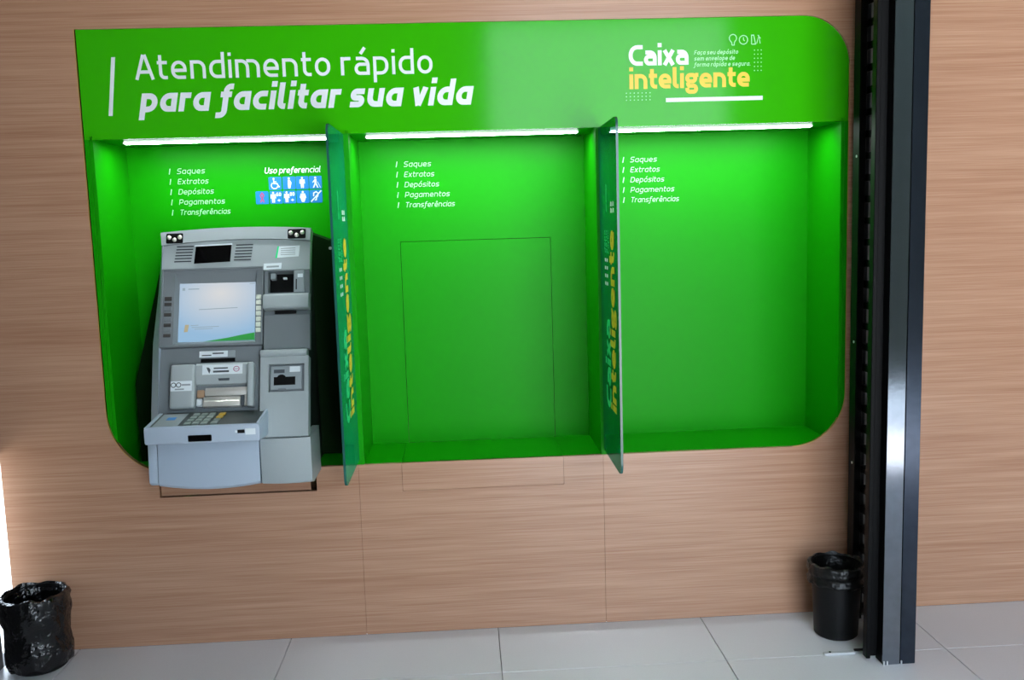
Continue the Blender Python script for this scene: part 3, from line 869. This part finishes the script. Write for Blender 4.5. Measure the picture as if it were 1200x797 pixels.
# upper right: reader opening, hood, slot
rdp = obj('reader_panel', FP([(.1375, .505), (.301, .505), (.3015, .597), (.1375, .597)], [[(.150, .512), (.243, .512), (.243, .594), (.150, .594)]], -.045, -.004), M['grey_dark'], atm)
obj('reader_recess', FB(.148, .245, .510, .596, -.048, -.042), M['black'], rdp)
obj('reader_tag', FB(.156, .174, .570, .592, -.0418, -.020, .001, 1), M['sticker_grey'], rdp)
obj('reader_light', FB(.200, .213, .572, .578, -.0418, -.030), M['sticker'], rdp)
pt_ = obj('contactless_plate', FB(.246, .283, .509, .594, -.004, .004, .002, 1), M['sticker_grey'], rdp, 'pale plate beside the reader opening')
obj('plate_slot', FB(.2525, .2565, .520, .560, .0042, .0048), M['black'], pt_)
obj('plate_print', FB(.259, .278, .566, .580, .0042, .0046), M['sticker'], pt_)
obj('label', FP([(.134, .601), (.198, .602), (.200, .625), (.135, .624)], [], .0002, .0015), M['sticker'], top_fascia)
bmq = bmesh.new(); fquad(bmq, [(.145, .607, .0018), (.190, .608, .0018), (.190, .615, .0018), (.145, .614, .0018)])
obj('label_print', bmq, M['sticker_grey'], top_fascia)
hd = bmesh.new()
def fprism(bm, prof, u0, u1, bev=0.0):
    """profile of (o, v) points swept across the face"""
    t = bmesh.new(); prism_x(t, [(-o, v) for o, v in prof], u0, u1, bev)
    t.transform(MF)
    tmp = bpy.data.meshes.new('tmp'); t.to_mesh(tmp); t.free(); bm.from_mesh(tmp); bpy.data.meshes.remove(tmp)
    return bm
obj('reader_hood', fprism(hd, [(-.03, .512), (.022, .500), (.026, .494), (.030, .452), (.024, .446), (-.03, .446)], .1385, .3025, .003), M['grey'], atm, smooth=True)
rp_ = obj('right_panel', fprism(bmesh.new(), [(-.03, .4465), (-.012, .4445), (.000, .425), (.0, .298), (-.03, .298)], .1385, .3035), M['grey_dark'], atm)
obj('card_slot', FB(.177, .254, .430, .4425, -.016, -.0005), M['black'], rp_)

# lower right column with the deposit window
rc = bmesh.new()
dep = (.160, .287, .139, .240)
FP([(.1315, .268), (.302, .268), (.302, -.022), (.1315, -.022)], [[(dep[0], dep[2]), (dep[1], dep[2]), (dep[1], dep[3]), (dep[0], dep[3])]], -.03, .016, rc)
rcol = obj('lower_right_panel', rc, M['grey'], atm)
obj('panel_brow', fprism(bmesh.new(), [(-.02, .296), (.012, .2955), (.024, .288), (.026, .277), (.016, .2685), (-.02, .2685)], .1305, .297, .003), M['grey'], rcol, smooth=True)
dp = obj('deposit_frame', FP([(dep[0] + .002, dep[2] + .002), (dep[1] - .002, dep[2] + .002), (dep[1] - .002, dep[3] - .002), (dep[0] + .002, dep[3] - .002)], [], -.03, .002), M['grey_dark'], atm)
obj('deposit_plate', FB(.166, .276, .148, .234, .002, .008, .003, 2), M['sticker_grey'], dp)
sl = bmesh.new(); FB(.178, .254, .164, .194, .0082, .0092, bm=sl)
sl2 = [fpt(.205 + .016 * math.cos(a * math.pi / 8), .190 + .013 * math.sin(a * math.pi / 8), .0092) for a in range(9)]
sl.faces.new([sl.verts.new(p) for p in sl2])
obj('deposit_slot', sl, M['black'], dp)
obj('finger_notch', FB(.194, .222, .141, .152, .0082, .0105, .002, 1), M['grey_dark'], dp)
obj('deposit_sticker', FB(.234, .271, .211, .231, .0082, .0088), M['sticker'], dp)
obj('deposit_print', FB(.178, .216, .208, .221, .0082, .0087), M['mark'], dp)

# recessed middle panel with receipt slot and cash dispenser
mid = obj('middle_panel', FB(-.234, .1285, .040, .3175, -.045, -.016), M['grey_dark'], atm)
obj('receipt_slot', FB(-.088, .034, .262, .275, -.0155, -.0135), M['black'], mid)
rl = obj('receipt_label', FB(-.094, .034, .278, .3035, -.0158, -.011, .001, 1), M['sticker_grey'], mid)
obj('label_sheet', FB(-.093, .008, .280, .3025, -.0108, -.0102), M['sticker'], rl)
bmq = bmesh.new(); FB(-.084, -.05, .285, .289, -.0101, -.0099, bm=bmq); FB(-.046, -.006, .291, .296, -.0101, -.0099, bm=bmq)
obj('label_print', bmq, M['mark'], rl)
dl = obj('dispenser_cheek', FB(-.186, -.099, .092, .252, -.02, .020, .010, 3), M['grey'], atm, smooth=True)
st = obj('dispenser_sticker', FB(-.181, -.107, .154, .190, .0202, .0208), M['sticker'], dl)
bmq = bmesh.new(); FB(-.166, -.134, .158, .163, .0209, .0212, bm=bmq); FB(-.142, -.112, .173, .179, .0209, .0212, bm=bmq)
obj('sticker_print', bmq, M['sticker_grey'], st)
ringp = [(-.171 + .008 * math.cos(a * math.pi / 8), .176 + .008 * math.sin(a * math.pi / 8)) for a in range(17)]
bmq = bmesh.new(); fline(bmq, ringp, .003, .0212); fline(bmq, [(u + .018, v) for u, v in ringp], .003, .0212)
obj('sticker_print', bmq, M['mark'], st)
obj('dispenser_cheek', FB(.086, .109, .090, .252, -.02, .026, .008, 3), M['grey'], atm, smooth=True)
dh = obj('dispenser_header', fprism(bmesh.new(), [(-.02, .254), (.006, .254), (.012, .246), (.012, .208), (.002, .178), (-.02, .175)], -.0985, .0855, .002), M['grey'], atm)
ds = obj('dispenser_label', FB(-.074, .068, .211, .246, .0122, .0128), M['sticker'], dh)
bmq = bmesh.new()
FB(-.036, .020, .218, .225, .0129, .0132, bm=bmq); FB(-.034, .016, .231, .236, .0129, .0132, bm=bmq)
bmq.faces.new([bmq.verts.new(fpt(*p)) for p in ((-.060, .238, .0131), (-.050, .236, .0131), (-.045, .228, .0131), (-.049, .214, .0131), (-.055, .226, .0131))])
obj('label_print', bmq, M['mark'], ds)
bmq = bmesh.new(); fline(bmq, [(.046 + .010 * math.cos(a * math.pi / 8), .229 + .009 * math.sin(a * math.pi / 8)) for a in range(17)], .0025, .0131); fline(bmq, [(.038, .229), (.054, .229)], .002, .0131)
obj('label_print', bmq, M['red_vinyl'], ds)
obj('header_print', FP([(-.016, .189), (.020, .189), (.022, .199), (-.020, .199)], [], .0035, .0085), M['mark'], dh)
mo = obj('cash_mouth', FB(-.0985, .0855, .088, .174, -.040, -.0165), M['black'], atm)
obj('shutter', fprism(bmesh.new(), [(-.018, .168), (-.004, .166), (.001, .152), (-.001, .1365), (-.018, .1355)], -.066, .084, .0015), M['brass'], mo, smooth=True)
obj('shutter', fprism(bmesh.new(), [(-.018, .1335), (.003, .132), (.006, .119), (.010, .114), (.012, .096), (-.018, .094)], -.070, .060, .0015), M['brass'], mo, smooth=True)
obj('note_guide', FB(-.096, -.070, .132, .160, -.016, -.004, .003, 1), M['tan'], mo)
obj('note_guide', FB(-.096, -.076, .100, .128, -.016, .0, .003, 1), M['sticker'], mo)
obj('mouth_edge', FB(.062, .074, .096, .134, -.016, .006, .001, 1), M['mark'], mo)
obj('mouth_edge', FB(.0745, .0850, .096, .138, -.016, .004, .001, 1), M['brass'], mo)

# keypad shelf
TX0, TX1, TY, TZ = -1.094, -0.708, -0.325, 0.906
tb_ = bmesh.new()
prism_x(tb_, [(TY, TZ), (-.150, .924), (-.150, .838), (TY, .851)], TX0, TX1, .006, 2)
shelf = obj('keypad_shelf', tb_, M['grey_skylit'], atm, 'paler keypad shelf', smooth=True)
MT = Matrix.Translation((0, TY, TZ)) @ Matrix.Rotation(math.atan2(.018, .175), 4, 'X')
def TB(x0, x1, y0, y1, z0, z1, bev=0.0, bm=None): return box(bm if bm is not None else bmesh.new(), x0, x1, y0, y1, z0, z1, bev, 1, MT)
plate_k = obj('keypad_plate', TB(TX0 + .016, TX1 - .012, .012, .172, -.004, .0012), M['pad_dark'], shelf)
rim = bmesh.new(); TB(TX0 + .002, TX1 - .002, .0015, .011, -.004, .0045, .002, rim); TB(TX1 - .012, TX1 - .002, .0112, .165, -.004, .0075, .002, rim); TB(TX0 + .002, TX0 + .0155, .0112, .168, -.004, .0035, .0012, rim)
obj('shelf_rim', rim, M['grey_skylit'], shelf)
lab = obj('instruction_label', TB(TX0 + .024, TX0 + .108, .020, .158, .0014, .0022), M['sticker_grey'], shelf)
bmq = bmesh.new(); TB(TX0 + .050, TX0 + .080, .085, .115, .0023, .0026, bm=bmq)
obj('label_print', bmq, M['blue_tile'], shelf)
for r_ in range(4):
    for c_ in range(4):
        x = -.968 + .028 * c_ + (.006 if c_ == 3 else 0); y = .022 + .033 * r_
        mm = M['pad_yellow'] if (c_ == 3 and r_ >= 2) else M['keypad']
        obj('key', TB(x + .004 * r_ * .4, x + .022 + .004 * r_ * .4, y, y + .024, .0012, .0062, .0015), mm, shelf)
obj('shelf_camera', B(-.948, -.869, TY - .003, TY + .002, .857, .879, .002), M['black_gloss'], shelf)
obj('shelf_socket', B(-.782, -.758, TY - .002, TY + .002, .880, .892, .001), M['black'], shelf)
obj('shelf_sticker', B(-.756, -.722, TY - .0008, TY + .002, .874, .895), M['sticker'], shelf)
obj('socket_sticker', B(-.790, -.783, TY - .0008, TY + .002, .882, .890), M['sticker'], shelf)

# lower doors
def curved_door(x0, x1, zt, zb_l, zb_m, zb_r, yt, yb, n=14):
    bm = bmesh.new()
    cols = []
    for i in range(n + 1):
        t = i / n; x = x0 + (x1 - x0) * t
        zb = zb_l + (zb_r - zb_l) * t + (zb_m - (zb_l + zb_r) / 2) * (1 - (2 * t - 1) ** 2)
        bul = -.012 * (1 - (2 * t - 1) ** 2)
        cols.append([(x, yt + bul, zt), (x, yb + bul, zb + .012), (x, yb + bul + .006, zb + .003), (x, yb + bul + .03, zb - .004), (x, .0, zb - .002), (x, .0, zt)])
    V = [[bm.verts.new(p) for p in c] for c in cols]
    for a, b in zip(V[:-1], V[1:]):
        for k in range(6): bm.faces.new((a[k], b[k], b[(k + 1) % 6], a[(k + 1) % 6]))
    bm.faces.new(V[0]); bm.faces.new(V[-1][::-1])
    return bm
obj('service_door', curved_door(AX - .226, AX + .126, .846, .672, .657, .668, -.185, -.205), M['grey_skylit'], atm, 'curved service door under the shelf, tinted as by skylight', smooth=True)
obj('service_door', curved_door(AX + .131, AX + .308, .829, .664, .664, .664, -.196, -.200), M['grey'], atm, smooth=True)
obj('lower_flank', prism_x(bmesh.new(), [(-.182, .846), (-.196, .684), (-.18, .672), (.0, .668), (.0, .846)], AX - .2625, AX - .2305, .004, 2), M['grey_skylit'], atm, smooth=True)

# ------------------------------------------------------------------ black lattice column
CX0, CX1, CY = 1.395, 1.512, -0.462
colm = empty('lattice_column', ((CX0 + CX1) / 2, CY + .2, 0), 'tall glossy black steel lattice column standing in front of the wood wall', 'column', kind='thing')
obj('front_profile', B(CX0 + .004, CX1 - .002, CY + .004, CY + .060, .0, CEIL - .001), M['black_matt'], colm)
obj('face_plate', B(CX0 + .002, CX0 + .063, CY, CY + .0035, .0, CEIL - .001, .001), M['black_sheen_steel'], colm, 'face strip with a brighter reflection put into its colour')
obj('face_plate', B(CX0 + .0655, CX1, CY, CY + .0035, .0, CEIL - .001, .001), M['black_steel'], colm)
ch = bmesh.new()
box(ch, CX0 - .043, CX0 - .028, CY + .028, CY + .060, .012, CEIL - .001, .002)
box(ch, CX0 - .028, CX0 + .0035, CY + .048, CY + .056, .012, CEIL - .001)
obj('side_flange', ch, M['black_matt'], colm)
obj('inner_profile', B(CX0 + .020, CX1 - .010, CY + .0745, CY + .110, .0, CEIL - .001), M['black_matt'], colm)
RX0, RX1 = 1.440, 1.486
rear = bmesh.new()
box(rear, RX0, RX0 + .026, -.105, -.050, 0, CEIL - .001, .002); box(rear, RX0 + .0262, RX1, -.085, -.050, 0, CEIL - .001)
obj('rear_post', rear, M['black_matt'], colm)
obj('gap_shade', B(RX0 + .0465, RX0 + .135, -.056, -.050, 0, CEIL - .001), M['gap_shade_grey'], colm, 'grey plate put in for the shaded wall between the rungs')  # added plate, grey in place of the shaded wall behind the rungs
rb = bmesh.new()
rx0, rx1 = RX0 + .030, RX0 + .094
def rung_bm(z):
    b = bmesh.new()
    box(b, rx0, rx1, CY + .1105, -.0855, z, z + .006); box(b, rx0, rx0 + .006, CY + .1105, -.0855, z - .018, z - .0003)
    return b
z_ = .06
first = obj('rung', rung_bm(z_), M['black_matt'], colm)
fl = WPOS[first].copy()
k = 1
while z_ + .0775 * k < CEIL - .05:
    inst(first, fl + Vector((0, 0, .0775 * k)), colm, 'rung'); k += 1
for zz in (.62, 1.08, 1.76):
    obj('rivet', tube(bmesh.new(), (RX0 - .002, -.085, zz), (RX0 + .001, -.085, zz), .005, 8), M['silver'], colm)
ft = bmesh.new()
for x in (CX0 + .004, CX0 + .016, CX0 + .066): box(ft, x, x + .004, CY - .004, CY + .0, .0, .014)
obj('paint_chip', ft, M['silver'], colm)

# floor bolt beside the column foot
bolt = empty('floor_bolt', (1.295, -.368, 0), 'small silver metal bolt lying on the floor at the black column foot', 'bolt')
obj('bar', B(1.228, 1.340, -.375, -.357, .0, .009, .002), M['silver'], bolt)
obj('rod', tube(bmesh.new(), (1.338, -.364, .012), (1.385, -.364, .012), .005, 8), M['black_matt'], bolt)
obj('screw', tube(bmesh.new(), (1.250, -.366, .009), (1.250, -.366, .0115), .004, 8), M['black'], bolt)

for o in col.objects:
    if o.type == 'MESH' and o.parent and o.name.split('.')[0] in ('dot_pattern', 'screen_text', 'label_print', 'sticker_print', 'line_icons', 'paint_chip', 'small_lettering', 'deposit_print', 'pictogram', 'emblem', 'priority_lettering', 'brand_lettering', 'service_line'):
        o['kind'] = 'stuff'

# ------------------------------------------------------------------ bins with liners
def bin_(cx, cy, rb_, rt_, h, label, m, drop, seed, wob):
    e = empty('waste_bin', (cx, cy, 0), label, 'bin', 'waste bins by the wall')
    b = bmesh.new(); N = 40
    def ring(r, z): return [b.verts.new((cx + r * math.cos(2 * math.pi * i / N), cy + r * math.sin(2 * math.pi * i / N), z)) for i in range(N)]
    rs = [ring(rb_ - .006, .0), ring(rb_, .006), ring(rb_ + (rt_ - rb_) * .5, h * .5), ring(rt_, h), ring(rt_ - .003, h), ring(rb_ - .003, .012)]
    for a, c in zip(rs[:-1], rs[1:]):
        for i in range(N): b.faces.new((a[i], a[(i + 1) % N], c[(i + 1) % N], c[i]))
    b.faces.new(rs[0][::-1]); b.faces.new(rs[-1])
    obj('bucket', b, M['bin'], e, smooth=True)
    b = bmesh.new(); N = 96
    prof = [(rt_ * .45, h * .22), (rt_ * .80, h * .26), (rt_ * .86, h * .5), (rt_ * .90, h * .75), (rt_ * .94, h * .93), (rt_ + .001, h + .008), (rt_ + .007, h + .004), (rt_ + .010, h - .012)]
    nd = 16
    for k in range(1, nd + 1):
        t = k / nd; z = (h - .012) * (1 - t) + drop * t
        prof.append((rb_ + (rt_ - rb_) * (z / h) + .008 + .004 * math.sin(t * 9), z))
    rs = []
    for j, (r, z) in enumerate(prof):
        row = []
        for i in range(N):
            a = 2 * math.pi * i / N
            p = Vector((math.cos(a) * 4.5, math.sin(a) * 4.5, z * 26 + seed))
            nz = noise.noise(p) + .6 * noise.noise(p * 2.7)
            nh = noise.noise(Vector((math.cos(a) * 2.2, math.sin(a) * 2.2, seed * 3.1)))
            amp = wob if j > 4 else wob * 1.8
            rr = r + amp * nz + (.004 if j > 5 else 0)
            low = rb_ + (rt_ - rb_) * (z / h) + .0012
            if j > 6: rr = max(rr, low)
            elif j in (5, 6): rr = max(rr, rt_ + .0015)
            else: rr = min(rr, rb_ + (rt_ - rb_) * (z / h) - .005)
            zz = z + (nh * .012 if j in (4, 5, 6, 7) else 0) + (nh * .010 * (j - 7) / nd if j > 7 else 0)
            if j in (5, 6): zz = max(zz, h + .002)
            row.append(b.verts.new((cx + rr * math.cos(a), cy + rr * math.sin(a), max(zz, .004))))
        rs.append(row)
    for a, c in zip(rs[:-1], rs[1:]):
        for i in range(N): b.faces.new((a[i], a[(i + 1) % N], c[(i + 1) % N], c[i]))
    b.faces.new(rs[0])
    obj('liner', b, m, e, smooth=True)
    return e
bin_(-1.600, -.118, .096, .104, .272, 'black waste bin in a crumpled shiny liner at the bright left wall end', M['bag'], .018, 2.3, .006)
bin_(1.340, -.195, .078, .091, .272, 'black waste bin with dull folded liner standing beside the black column', M['bag_matt'], .205, 7.7, .004)
